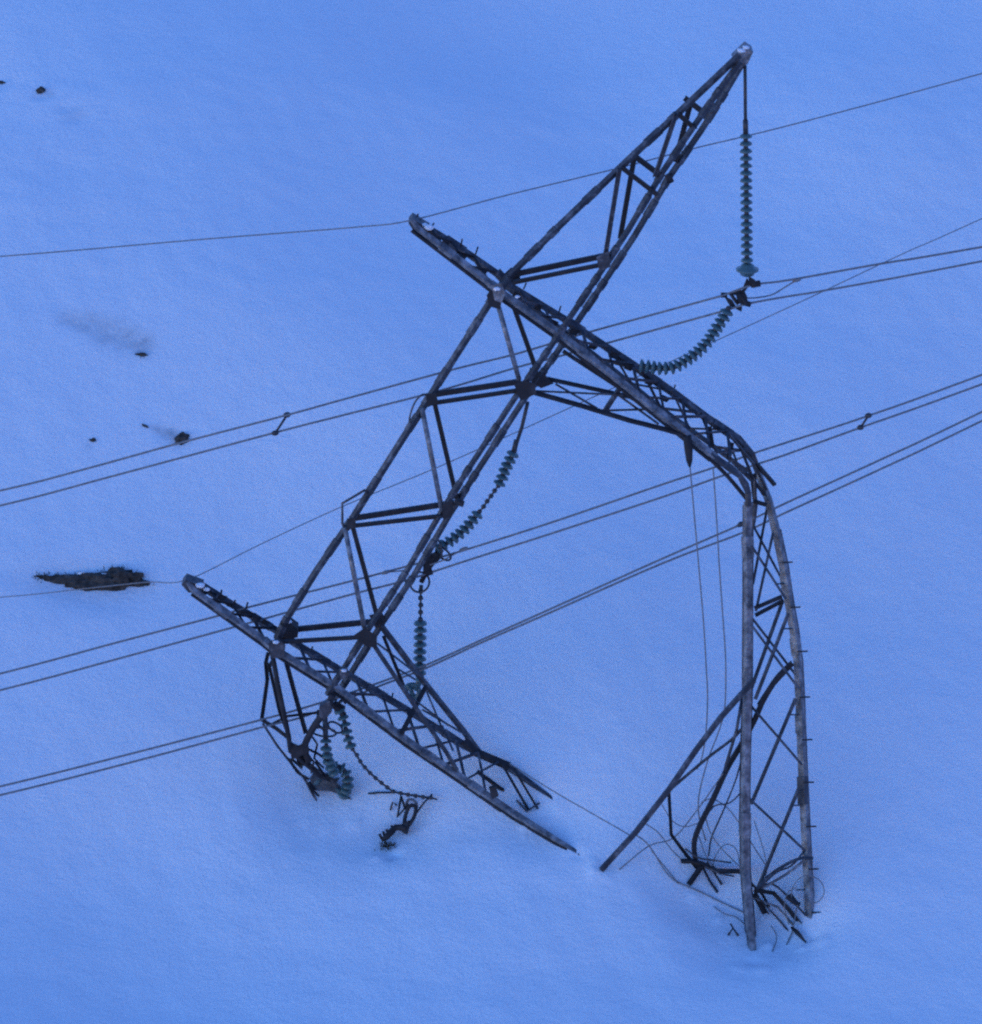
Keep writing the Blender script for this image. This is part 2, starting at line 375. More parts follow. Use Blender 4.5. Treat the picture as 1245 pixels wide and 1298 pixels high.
part("crushed_chord", mast, STEEL, lambda bm: lsec(bm, [t_(902, 575, F), t_(914, 585, F), t_(927, 594, F), t_(939, 604, F), t_(946, 616, F), t_(949, 626, F + .1), m_(949, 642, -.35)], 8.6, 55, .02, [1.1, 1, 1.15, .85, 1.1, .9, .9]), "crushed stretch of steel at the fold")
part("dark_lower_edge", mast, DARK, lambda bm: lsec(bm, [t_(x - 3.4, y + 4.4, F + .2) for x, y in ((526, 287), (623, 361), (642, 376), (707, 422), (799, 494), (868, 549), (905, 579))], 6.2, 50))  # dark strip added along the pale chord's lower edge
part("rear_leg", mast, STEEL, lambda bm: lsec(bm, [m_(949, 640, .2), m_(948.6, 740, .2), m_(948, 878, .2), m_(945.6, 957, .2), m_(944.6, 1030, .2), m_(945.5, 1103, .2), G(951, 1180, .15), G(954, 1204, -.1)], 14.0, 45))
part("rear_leg", mast, STEEL, lambda bm: lsec(bm, [m_(x + 1.0, y, .45) for x, y in ((984, 672), (994, 720), (1000, 760), (1007, 800), (1012, 840), (1014, 880), (1017, 957), (1021, 1045), (1024, 1103))] + [G(1027, 1150, .1), G(1028, 1168, -.1)], 12.2, 45))
part("lower_chord", mast, DARK, lambda bm: tube(bm, crv([t_(x, y, .1) for x, y in ((714, 445), (807, 506), (842, 532), (876, 560), (918, 599), (948, 634))]), 2.6 * U))
def b_sleeve1(bm):
    lsec(bm, [m_(948, 680, -.36), m_(949, 707, -.36)], 15.2, 62, .03)
part("sleeve", mast, ZINC, b_sleeve1)
def b_sleeve2(bm):
    lsec(bm, [m_(945, 1031, -.36), m_(945, 1060, -.36)], 15.2, 62, .03)
part("sleeve", mast, ZINC, b_sleeve2)
def b_sl3(bm): lsec(bm, [m_(1018, 985, .14), m_(1019, 1020, .14)], 14.6, 34, .03)
part("sleeve", mast, STEEL, b_sl3)
# lattice of the folded stretch
def samp(pl, x):
    for (xa, ya), (xb, yb) in zip(pl, pl[1:]):
        if xa <= x <= xb: return ya + (yb - ya) * (x - xa) / (xb - xa)
    return pl[-1][1] if x > pl[-1][0] else pl[0][1]
def lattice(parent, lo, up, wl, wu, xs, shift, a, mat):
    """cross bracing between a lower and an upper chord: every other bar runs up, then down"""
    for k in range(len(xs) - 1):
        xl, xu = xs[k], xs[k + 1] + shift
        for A_, Z_ in (((xl, samp(lo, xl), wl), (xu, samp(up, xu), wu)), ((xs[k] + shift, samp(up, xs[k] + shift), wu), (xs[k + 1], samp(lo, xs[k + 1]), wl))):
            seg(parent, 'brace', mat, [t_(*A_), t_(*Z_)], a, 'L', 1 if k % 2 else -1)
lattice(mast, MU_LO, MU_UP, F + .1, B - .3, [536, 564, 592, 620], 8, 3.4, DARK)
lattice(mast, MU_LO, MU_UP, F + .1, B - .3, [648, 676, 703], 12, 3.2, STEEL)
lattice(mast, MU_LO, MU_UP, F + .1, B - .3, [716, 748, 780, 812, 843, 872, 900, 926], 22, 3.2, STEEL)
lattice(mast, MU_BK, MU_UP, B, B - .3, [760, 800, 838, 874, 905, 936], 14, 2.8, STEEL)
for pl in ([(905, 568), (950, 598), (968, 628)], [(925, 552), (958, 592), (972, 622)], [(940, 570), (952, 600), (957, 640)], [(945, 600), (968, 626), (975, 642)]):
    seg(mast, 'brace', STEEL, [t_(x, y, .1) for x, y in pl], 3.6, 'L')
for x0, y0, x1, y1, a in ((898, 541, 902, 566, 8), (928, 561, 924, 582, 6.5), (958, 588, 982, 616, 6)):
    seg(mast, 'brace', DARK, [t_(x0, y0, .1), t_(x1, y1, 0)], a, 'L')
def b_hang(bm):
    a = [t_(871, 552, F), t_(873, 570, F), t_(874, 584, F), t_(874.5, 592, F)]
    tube(bm, a, 5.2 * U, 8, [1, 1, .75, .25])
part("hanging_bracket", mast, DARK, b_hang)
for pl, w in (([(955, 636), (972, 641)], 0), ([(957, 772), (992, 757)], -.4), ([(958, 781), (994, 762)], .4)):
    seg(mast, 'strut', DARK, [m_(*pl[0], w), m_(*pl[1], w)], 5.5, 'L')
for x0, y0, x1, y1, w in ((972, 648, 956, 734, .4), (979, 682, 960, 768, -.4), (956, 670, 989, 732, .4), (956, 698, 992, 754, -.4),
    (990, 768, 955, 866, .4), (997, 784, 960, 880, -.4), (956, 788, 1009, 857, .4), (956, 798, 1008, 868, -.4),
    (954, 898, 1012, 965, 0), (1006, 892, 955, 1013, .1), (955, 1018, 1016, 1075, 0), (1010, 1006, 960, 1128, .1)):
    ex, ey = x1 - x0, y1 - y0; k = 7 / math.hypot(ex, ey)
    seg(mast, 'diagonal', STEEL, [m_(x0 - ex * k, y0 - ey * k, w), m_(x1 + ex * k, y1 + ey * k, w)], 3.4, 'L')
for k, (x, y) in enumerate(((1001, 713), (1011, 770), (1020, 826), (1023, 884), (1026, 938), (1028, 992), (1031, 1048), (1034, 1102), (1037, 1157))):
    seg(mast, 'step_bolt', DARK, [m_(x - 9, y, .15), m_(x + 4, y - .5, .1)], 2.2, 'T')
for k, (x, y) in enumerate(((986, 740), (996, 797), (1004, 906), (1007, 1021), (1012, 1128))):
    seg(mast, 'step_bolt', STEEL, [m_(x - 3, y, .25), m_(x + 8, y, .2)], 2.0, 'T')
for k, (x, y, dx, dy) in enumerate(((528, 284, 2, -13), (547, 288, 3, -5), (584, 313, 2, -10), (603, 322, 3, -9), (664, 366, 3, -7), (708, 398, 3, -10), (855, 492, 1, -4))):
    seg(mast, 'step_bolt', DARK, [t_(x, y, .2), t_(x + dx, y + dy, .1)], 2.0, 'T')
def b_peak(bm):
    plate(bm, [t_(x, y, -.1) for x, y in ((518, 279), (523, 273), (545, 287), (540, 294), (526, 291))], .5)
part("peak_plate", mast, STEEL, b_peak)
for k in range(14):
    if 1:
        f = k / 13; x = 540 + f * 300; y = 291 + f * 205
        c = t_(x + random.uniform(-4, 4), y + random.uniform(-4, 6), random.uniform(-.2, .4))
        q_ = [c, c + Vector((random.uniform(.12, .25), .03, -random.uniform(.05, .12))), c + Vector((.1, -.05, -.16)), c + Vector((-.05, .02, -.12))]
        part("splice_plate", mast, DARK, lambda bm: plate(bm, q_, .03))

# --- bent braces and wreckage hanging off the right mast
def wreck(name, mat, pts, a, kind='T', lab=None, sc_=None):
    def bld(bm):
        if kind == 'T': tube(bm, pts, a * U / 2, 8, sc_)
        else: angle(bm, pts, a * U)
    return part(name, tower, mat, bld, lab)
def mix(pl, d0, d1):
    n = len(pl) - 1; return [P(x, y, d0 + (d1 - d0) * i / n) for i, (x, y) in enumerate(pl)]
gd = lambda x, y: Dg(x, y) - .03
wreck("bent_brace", DARK, crv(mix([(1005, 840), (985, 860), (968, 887), (957, 912), (942, 940), (922, 974), (904, 1013), (887, 1047), (880, 1070), (883, 1099)], Dt(600), gd(883, 1099)), 4), 5.6, 'L', "dark brace bent into a long bow behind the left leg")
wreck("bent_brace", DARK, crv(mix([(1000, 846), (978, 870), (962, 894)], Dt(600) + .2, Dt(600) + .3), 4), 4.5, 'L')
wreck("broken_leg", STEEL, mix([(956, 862), (915, 908), (883, 950), (848, 1001), (806, 1055), (762, 1103)], DB - .5, gd(762, 1103)), 5.6, 'L', "torn off leg leaning out to the left into the snow")
wreck("broken_leg", ZINC, mix([(953, 866), (910, 913), (880, 953), (852, 993)], DB - .45, DB + .4), 3.4, 'T')
wreck("bent_brace", STEEL, crv(mix([(942, 922), (927, 938), (898, 960), (860, 992), (845, 1006)], DB + .1, DB + .6), 4), 4.0, 'T')
wreck("bent_brace", STEEL, mix([(941, 884), (934, 925), (921, 968), (918, 980)], DB, DB + .3), 4.0, 'T')
wreck("bent_brace", DARK, mix([(848, 1002), (851, 1058), (868, 1081), (885, 1102)], DB + .65, gd(885, 1102)), 4.2, 'L')
wreck("bent_brace", DARK, [G(863, 1097, .12), G(876, 1100, .2), G(889, 1105, .25), G(908, 1114, .25), G(939, 1118, .35)], 6.5, 'L', "flattened brace lying at the foot of the mast")
wreck("bent_brace", DARK, [G(889, 1106, .22), G(873, 1122, .02)], 5, 'L')
wreck("bent_brace", STEEL, [G(888, 1104, .2), G(899, 1121, .08), G(909, 1132, .0)], 4, 'L')
wreck("bent_brace", STEEL, [G(892, 1108, .3), G(912, 1118, .3), G(930, 1121, .3)], 2.2, 'T')
wreck("bracket", DARK, [G(936, 1121, .5), G(944, 1124, .5)], 9, 'L')
wreck("bent_brace", STEEL, crv([m_(961, 1128), m_(975, 1112), m_(992, 1100), m_(1013, 1090), m_(1031, 1089)], 4), 4.6, 'L')
wreck("bent_brace", ZINC, crv([m_(963, 1128, .1), m_(984, 1116, .1), m_(1000, 1106, .1), m_(1018, 1092, .1)], 4), 3.6, 'T')
wreck("bent_brace", DARK, [m_(957, 1129), G(980, 1145, .35), G(998, 1158, .18), G(1015, 1172, -.02)], 5.5, 'L')
wreck("bent_brace", DARK, [m_(957, 1134), G(971, 1160, .02)], 6.5, 'L')
wreck("bent_brace", STEEL, [m_(959, 1136, .1), G(984, 1165, .08), G(1000, 1180, -.02)], 2.6, 'T')
wreck("clamp", DARK, [m_(997, 1137, -.1), m_(1005, 1144, -.1), m_(1013, 1149, -.1)], 7, 'L')
wreck("clamp", DARK, [m_(1002, 1133, 0), m_(1012, 1147, 0)], 4, 'T')

wreck("bent_brace", STEEL, crv([G(868, 1088, .35), G(884, 1101, .4), G(902, 1106, .45), G(926, 1111, .5)], 3), 2.4)
wreck("bent_brace", DARK, [G(879, 1113, .08), G(896, 1107, .4), G(915, 1123, .03)], 3.0, 'L')
wreck("bent_brace", STEEL, crv([m_(961, 1126), G(978, 1138, .5), G(1000, 1151, .35), G(1022, 1163, .06)], 3), 2.8)
wreck("bent_brace", STEEL, crv([m_(965, 1124), m_(984, 1106, .25), m_(1004, 1097, .1), m_(1020, 1078, .25)], 4), 2.4)
wreck("bent_brace", DARK, [m_(949, 1117, .1), m_(967, 1135, .2), G(975, 1152, .05)], 3.4, 'L')
wreck("bent_brace", ZINC, [m_(954, 1138, .1), G(985, 1159, .25), G(1005, 1174, .03)], 2.8, 'L')
wreck("bent_brace", STEEL, crv([m_(945, 940, .3), P(934, 985, DB + .3), P(916, 1030, DB + .7), P(902, 1062, DB + 1.0), G(898, 1092, .2)], 3), 2.2)
wreck("bent_brace", STEEL, crv([m_(944, 1000, .2), P(925, 1018, DB + .5), P(905, 1022, DB + .7), P(889, 1046, DB + .9)], 3), 2.0)
# --- knee brace under the right mast
KN1 = [(694, 480), (740, 490), (799, 503), (812, 510)]
def b_knee1(bm):
    lsec(bm, [t_(x, y, F) for x, y in ((676, 497), (740, 515), (799, 533), (843, 544), (870, 552))], 6.4, 50)
    lsec(bm, [t_(x, y, B) for x, y in KN1], 5.6, 45)
knee = part("knee_brace", tower, DARK, b_knee1)
for x0, y0, x1, y1, a in ((704, 487, 757, 518, 2.8), (680, 496, 790, 501, 2.6), (785, 493, 765, 524, 5.0), (760, 521, 826, 519, 2.8), (785, 502, 835, 538, 3.0), (800, 504, 842, 520, 2.8)):
    seg(knee, 'brace', STEEL, [t_(x0, y0, -.1), t_(x1, y1, -.2)], a, 'L')

# --- second mast, snapped, lower end in the snow
def endg(pl, w, x, y):
    q = [t_(px, py, w) for px, py in pl]; e = G(x, y, 0); q.append(e); q.append(e + (e - q[-2]).normalized() * .12 + Vector((0, 0, -.25))); return q
M2_LO = [(238, 739), (246, 749), (338, 814), (350, 824), (427, 872), (519, 941), (581, 983), (640, 1024)]
M2_UP = [(240, 734), (254, 742), (280, 758), (312, 777), (353, 801), (374, 816), (437, 853), (519, 902), (560, 927), (589, 946), (614, 958), (645, 973)]
def b_edge2(bm): lsec(bm, endg([(x - 3.2, y + 4.2) for x, y in M2_LO[1:]], F + .2, 735, 1088), 6.4, 50, .02, [.7] + [1] * 6 + [.7, .5])
def b_mast2(bm):
    lo = endg(M2_LO, F, 737, 1085); up = endg(M2_UP, B - .2, 702, 1014)
    lsec(bm, lo, 9.4, 60, .02, [.6, .85] + [1] * 6 + [.7, .5]);
    for i in (1, 2, 4, 5, 6): lcol(bm, lo[i], lo[i + 1], .4, 11.2, .36, 60)
mast2 = part("mast", tower, ZINC, b_mast2, "second mast snapped off, its broken end lying in the snow")
part("dark_lower_edge", mast2, DARK, b_edge2)  # dark strip added beneath the second mast's pale chord
def b_up2(bm):
    up = endg(M2_UP, B - .2, 702, 1014)
    lsec(bm, up, 9.0, 56, .02, [.6, .9] + [1.05] * 10 + [.6, .5])
    for i in (1, 3, 5, 6, 8): lcol(bm, up[i], up[i + 1], .5, 11.0, .5, 56)
part("upper_chord", mast2, STEEL, b_up2)
part("upper_chord_splice", mast2, DARK, lambda bm: lsec(bm, [t_(x, y, B - .3) for x, y in ((588, 940), (603, 954), (622, 962), (646, 972))], 11.0, 50))
part("rear_chord", mast2, DARK, lambda bm: lsec(bm, [t_(x, y, .1) for x, y in ((605, 978), (640, 1004), (668, 1026), (706, 1058))], 5.4, 45))
part("splice_plate", mast2, DARK, lambda bm: plate(bm, [t_(x, y, F - .1) for x, y in ((620, 998), (628, 996), (632, 1008), (624, 1012))], .12))
lattice(mast2, M2_LO, M2_UP, F + .1, B - .3, [258, 286, 312, 336], 8, 3.2, DARK)
lattice(mast2, M2_LO, M2_UP, F + .1, B - .3, [366, 394, 422], 14, 3.2, STEEL)
lattice(mast2, M2_LO, M2_UP, F + .1, B - .3, [436, 468, 500, 532, 562, 590, 616], 16, 3.2, STEEL)
seg(mast2, 'brace', DARK, [t_(636, 970, 0), G(669, 1027, 0)], 4, 'L'); seg(mast2, 'brace', DARK, [t_(650, 974, 0), G(681, 1026, 0)], 3.6, 'L')
seg(mast2, 'brace', STEEL, [G(655, 1018, .1), G(668, 1030, .05), G(684, 1022, .12)], 3, 'T')
for x, y, dx, dy in ((280, 756, 1, -8), (297, 766, 1, -5), (312, 771, 2, -7), (497, 884, 1, -5), (395, 825, 1, -5), (700, 1040, 5, -4)):
    seg(mast2, 'step_bolt', DARK, [t_(x, y, .2), t_(x + dx, y + dy, .1)], 2.4, 'T')
part("peak_plate", mast2, STEEL, lambda bm: plate(bm, [t_(x, y, -.1) for x, y in ((231, 737), (236, 731), (258, 739), (256, 747), (240, 747))], .45))
for k in range(10):
    if 1:
        f = k / 9; x = 258 + f * 100; y = 744 + f * 58
        c = t_(x + random.uniform(-4, 4), y + random.uniform(-4, 5), random.uniform(-.2, .4))
        q_ = [c, c + Vector((random.uniform(.12, .22), .03, -random.uniform(.04, .1))), c + Vector((.1, -.05, -.14)), c + Vector((-.05, .02, -.1))]
        part("splice_plate", mast2, DARK, lambda bm: plate(bm, q_, .03))
gus(mast2, [(340, 816), (352, 808), (362, 818), (360, 834), (344, 834)], F - .15, STEEL)
gus(mast2, [(430, 848), (440, 846), (444, 856), (432, 862)], F - .15, STEEL)

def b_knee2(bm):
    lsec(bm, [t_(x, y, B) for x, y in ((482, 792), (527, 851), (540, 868), (590, 930), (609, 956))], 8.0, 40)
    lsec(bm, [t_(x, y, F) for x, y in ((472, 815), (517, 882), (566, 954), (580, 978))], 5.8, 45)
knee2 = part("knee_brace", tower, STEEL, b_knee2)
seg(knee2, 'brace', DARK, [t_(486, 806, 0), t_(512, 870, -.2)], 3.8, 'L'); seg(knee2, 'brace', DARK, [t_(540, 870, B), t_(509, 930, F)], 4.6, 'L')
for x0, y0, x1, y1 in ((540, 876, 560, 924), (478, 816, 530, 856), (520, 884, 568, 920), (500, 846, 526, 862), (560, 920, 574, 952), (535, 900, 590, 932)):
    seg(knee2, 'brace', STEEL, [t_(x0, y0, .2), t_(x1, y1, -.2)], 2.8, 'L')

# --- crumpled crossarm end beyond the second mast
def b_out(bm):
    tube(bm, crv([t_(422, 880, F), t_(412, 902, F), t_(400, 918, F), t_(391, 934, F), t_(386, 948, -.3), t_(392, 966, -.3)], 3), 4.4 * U, 7)
    tube(bm, [t_(345, 828, F), t_(352, 866, F), t_(366, 934, F), t_(368, 952, -.3), t_(406, 984, -.2), G(424, 993, .1)], 3.2 * U, 6)
out = part("crumpled_crossarm_end", tower, DARK, b_out, "crushed tip of the crossarm driven into the snow")
for pl, a in (([(340, 828), (337, 840), (339, 862), (332, 912)], 5), ([(341, 842), (354, 900), (366, 932)], 4), ([(362, 836), (375, 884), (388, 930)], 5.2),
              ([(332, 913), (350, 924), (368, 938)], 5), ([(345, 918), (365, 908), (408, 903)], 3.4), ([(386, 948), (404, 957), (416, 966)], 3.6), ([(372, 948), (388, 966), (402, 978)], 5),
              ([(378, 954), (370, 962), (384, 974)], 4), ([(404, 900), (402, 918), (412, 926)], 3.4), ([(336, 836), (340, 846), (346, 838)], 4)):
    seg(out, 'strut', DARK, [t_(x, y, -.3 + .5 * random.random()) for x, y in pl], a, 'L')
seg(out, 'strut', STEEL, [t_(333, 917, 0), t_(352, 946, 0), t_(368, 966, 0), G(386, 990, .1), G(402, 1016, -.03)], 3.4, 'T')
for pl, a in (([(392, 930), (402, 944), (398, 962), (410, 974)], 2.8), ([(371, 950), (380, 968), (396, 972)], 3), ([(366, 962), (378, 980), (392, 988)], 3.2), ([(384, 950), (397, 966), (394, 980)], 3), ([(400, 966), (412, 984), (428, 990)], 2.6)):
    seg(out, 'strut', DARK, [t_(x, y, -.35 + .4 * random.random()) for x, y in pl], a, 'L')
part("gusset_plate", out, DARK, lambda bm: plate(bm, [t_(x, y, -.35) for x, y in ((366, 940), (378, 946), (390, 940), (392, 952), (380, 958), (370, 962))], .12))
part("gusset_plate", out, STEEL, lambda bm: plate(bm, [t_(x, y, F - .05) for x, y in ((405, 894), (418, 886), (421, 900), (412, 910), (405, 906))], .25))
part("buried_plate", out, STEEL, lambda bm: plate(bm, [G(393, 993, .18), G(402, 984, .3), G(424, 996, .25), G(446, 1014, .0), G(420, 1006, .08), G(398, 1003, .05)], .03))
for pl in (([(392, 996), (398, 1008), (404, 1014)]), ([(404, 990), (420, 1000), (442, 1008)]), ([(408, 986), (414, 992), (416, 998)])):
    seg(out, 'strut', DARK, [G(x, y, .12) for x, y in pl], 3.4, 'L')

# ------------------------------------------------------------------ insulator strings
bm = bmesh.new(); lathe(bm, [(.05, .030), (.085, .020), (.125, -.005), (.145, -.040), (.141, -.052), (.118, -.032), (.112, -.058), (.100, -.058), (.095, -.034), (.070, -.038), (.066, -.060), (.054, -.060), (.05, -.036), (.03, -.036)])
DISC = finish(bm, "glass_disc", GLASS)
bm = bmesh.new(); lathe(bm, [(.020, .105), (.040, .100), (.052, .082), (.056, .028), (.030, .020), (.022, -.020), (.020, -.100)], 10)
CAPME = finish(bm, "metal_cap", CAPM)
def put(name, me, parent, pos, axis_, s=1.0):
    o = bpy.data.objects.new(name, me); C.objects.link(o); o.parent = parent
    o.location = pos - ORIG[root_of(parent)] if parent.type == 'EMPTY' else pos
    o.rotation_mode = 'QUATERNION'; o.rotation_quaternion = Vector((0, 0, 1)).rotation_difference(-axis_.normalized()); o.scale = (s, s, s); return o
def string(label, pts, flags, s=1.0, wob=.05, group="insulator strings"):
    """pts: points along the string from its live top; flags: 1 glass disc, 0 bare cap"""
    t = thing("insulator_string", label, "insulator", pts[0], group)
    n = len(pts)
    for i, (p, fl) in enumerate(zip(pts, flags)):
        axd = (pts[min(i + 1, n - 1)] - pts[max(i - 1, 0)]).normalized()
        axd = (axd + Vector((random.uniform(-wob, wob), random.uniform(-wob, wob), random.uniform(-wob, wob)))).normalized()
        if fl:
            d = put("glass_disc", DISC, t, p, axd, s)
            c = bpy.data.objects.new("metal_cap", CAPME); C.objects.link(c); c.parent = d
        else:
            put("metal_cap", CAPME, t, p, axd, s)
    return t
def along(pl, n):
    """n evenly spaced points on a polyline"""
    pl = crv(pl, 8); L_ = [0]
    for a, b_ in zip(pl, pl[1:]): L_.append(L_[-1] + (b_ - a).length)
    out_ = []
    for k in range(n):
        d = L_[-1] * k / (n - 1); i = 0
        while i < len(L_) - 2 and L_[i + 1] < d: i += 1
        f = (d - L_[i]) / max(L_[i + 1] - L_[i], 1e-9); out_.append(pl[i].lerp(pl[i + 1], f))
    return out_
def drop(p, px, py):
    """point hanging world-vertically under p at photo row py (px free)"""
    lo, hi = 80, 96
    for _ in range(40):
        m = (lo + hi) / 2; q = P(px, py, m)
        if q.y > p.y: hi = m
        else: lo = m
    return P(px, py, m)
HP = t_(944.5, 83, 0)
# 1 straight hanging string
p0, p1 = drop(HP, 945.5, 171), drop(HP, 947, 328)
s1 = string("intact straight string of teal glass discs hanging below the crossarm's upper tip", along([p0, p1], 18), [1] * 18, .96, .03)
part("hanger_rod", s1, CAPM, lambda bm: (tube(bm, [HP, drop(HP, 945.2, 160)], 2.1 * U, 8), tube(bm, [drop(HP, 945.1, 152), drop(HP, 945.4, 170)], 3.2 * U, 8)))
Yp = drop(HP, 948.5, 356)
def b_bell(bm):
    c = drop(HP, 947.5, 341); tmp = bmesh.new()
    lathe(tmp, [(.06, .14), (.14, .10), (.17, .03), (.25, .01), (.25, -.03), (.18, -.05), (.15, -.13), (.06, -.17)], 20)
    bmesh.ops.translate(tmp, verts=tmp.verts[:], vec=c); m_tmp = bpy.data.meshes.new("tmp"); tmp.to_mesh(m_tmp); tmp.free(); bm.from_mesh(m_tmp); bpy.data.meshes.remove(m_tmp)
part("arcing_shield", s1, GLASS, b_bell)
DY = (Yp - CAM).dot(FWD)
py_ = lambda x, y, w=0: P(x, y, DY + w)
def b_yoke(bm):
    plate(bm, [py_(949, 350), py_(956, 354), py_(962, 360), (py_(957, 365)), py_(950, 362)], .12)
    plate(bm, [py_(947, 352, .02), py_(951, 360, .02), py_(945, 369, .02), py_(941, 366, .02)], .10)
    plate(bm, [py_(916, 372, .05), py_(943, 367, .05), py_(948, 378, .05), py_(940, 374, .05), py_(932, 374, .05)], .09)
    plate(bm, [py_(918, 375, .1), py_(928, 380, .1), py_(934, 390, .1), py_(926, 389, .1)], .09)
    plate(bm, [py_(933, 373), py_(944, 373), py_(949, 383), py_(942, 388), py_(935, 382)], .11)
    plate(bm, [py_(930, 388), py_(941, 389), py_(940, 395), py_(934, 392)], .09)
    tube(bm, [py_(926, 372), py_(936, 386)], 2.2 * U); tube(bm, [py_(938, 372), py_(946, 386, -.1)], 2.4 * U); tube(bm, [py_(914, 374, .05), py_(922, 374, .05)], 3.2 * U)
    tube(bm, [py_(944, 384), py_(952, 386)], 3.4 * U); tube(bm, [py_(952, 361), py_(964, 359)], 4.0 * U)
part("yoke", s1, DARK, b_yoke)
# 2 slack curve to the mast
c2 = [(922, 394), (918, 402), (912, 411), (906, 420), (898, 432), (888, 443), (877, 452), (866, 459), (855, 465), (842, 467), (830, 466), (815, 464)]
a0, a1 = DY, Dt(464) - .1
string("slack string of teal discs curving from the yoke down onto the folded mast", along([P(x, y, a0 + (a1 - a0) * i / (len(c2) - 1)) for i, (x, y) in enumerate(c2)], 19), [1] * 19, 1.08, .10)
# 3 string under the crossarm with bare middle
c3 = [(651, 574), (646, 584), (641, 594), (637, 604), (632, 615), (623, 628), (610, 646), (602, 656), (592, 668), (580, 679), (567, 688), (557, 694)]
s3 = string("drooping string under the crossarm with its glass shattered off in the middle", along([t_(x, y, B + .5) for x, y in c3], 20), [1, 1, 1, 1, 1, 1, 0, 0, 0, 0, 0, 1, 1, 1, 1, 1, 1, 1, 1, 1], 1.04, .08)
def b_l3(bm):
    tube(bm, [t_(669, 510, B + .2), t_(662, 540, B + .4), t_(653, 568, B + .5)], 2.4 * U, 8); tube(bm, [t_(655, 558, B + .5), t_(651, 574, B + .5)], 3.4 * U, 8)
part("hanger_rod", s3, CAPM, b_l3)
part("arcing_ring", s3, CAPM, lambda bm: (ring(bm, t_(562, 702, B + .4), Vector((.5, .7, .4)), .20, .025), ring(bm, t_(556, 694, B + .4), Vector((.9, .3, .1)), .22, .025)))
def b_y3(bm):
    w = B + .45
    plate(bm, [t_(x, y, w) for x, y in ((537, 706), (552, 700), (560, 706), (546, 720), (536, 728))], .1)
    tube(bm, [t_(560, 697, w), t_(541, 724, w), t_(534, 738, w)], 3.2 * U); tube(bm, [t_(538, 727, w), t_(548, 724, w)], 4.4 * U)
    tube(bm, [t_(548, 704, w), t_(536, 716, w)], 3.6 * U)
part("yoke", s3, DARK, b_y3)
# 4 upright string with bare caps on top
q0 = t_(534, 742, B + .45)
pl4 = [drop(q0, 533.5, 752), drop(q0, 532, 851)]
s4 = string("short upright string with four bare caps above its teal discs, over the lower knee brace", along(pl4, 12), [0, 0, 0, 0, 1, 1, 1, 1, 1, 1, 1, 1], 1.08, .04)
part("arcing_ring", s4, CAPM, lambda bm: ring(bm, t_(532, 738, B + .45), FWD + Vector((.3, 0, -.2)), .23, .025))
part("hanger_rod", s4, CAPM, lambda bm: tube(bm, [q0, pl4[0]], 2.6 * U, 8))
def b_e4(bm):
    tube(bm, [pl4[1], drop(q0, 531, 866), drop(q0, 526, 874)], 4.5 * U, 8); ring(bm, drop(q0, 523, 876), FWD + Vector((.2, 0, .3)), .16, .06, 18); tube(bm, [drop(q0, 518, 868), drop(q0, 524, 882)], 3 * U)
part("end_fitting", s4, GLASS, b_e4)
# 5 buried short string at the crossarm tip
q5 = [t_(412, 926, -.2), t_(413.5, 946, -.2), t_(415, 960, -.15), t_(418, 974, -.1)]
s5 = string("short string of discs half crushed into the crumpled crossarm tip", along(q5[1:] if False else [t_(413, 938, -.2), t_(414, 952, -.2), t_(417, 966, -.1), t_(422, 978, 0)], 6), [1, 1, 1, 1, 1, 1], .95, .12)
part("hanger_rod", s5, CAPM, lambda bm: tube(bm, [t_(412, 908, -.2), t_(413, 940, -.2)], 3.4 * U, 8))
part("arcing_ring", s5, CAPM, lambda bm: (ring(bm, t_(411, 928, -.2), Vector((.1, .8, .75)), .27, .025, 28), ring(bm, t_(425, 922, -.1), Vector((.4, .8, .4)), .18, .025, 20)))
def e5(x, y, k): return P(x, y, Dg(x, 1006) - k)
curl = along([e5(424, 972, .5), e5(434, 974, .45), e5(440, 984, .4), e5(441, 996, .3), e5(436, 1006, .15)], 7)
for i, p in enumerate(curl):
    d_ = put("glass_disc", DISC, s5, p, (curl[min(i + 1, 6)] - curl[max(i - 1, 0)]), 1.0)
    c = bpy.data.objects.new("metal_cap", CAPME); C.objects.link(c); c.parent = d_
for (x, y, k) in ((417, 984, .4), (425, 988, .35), (430, 1002, .2), (421, 968, .4), (404, 992, .3)):
    put("glass_disc", DISC, s5, e5(x, y, k), Vector((random.uniform(-1, 1), random.uniform(-1, 1), random.uniform(-1, 1))), .8)
part("yoke", s5, CAPM, lambda bm: (tube(bm, [e5(408, 980, .5), e5(420, 987, .5), e5(426, 996, .45), e5(420, 1000, .4)], 2.6 * U, 8)))
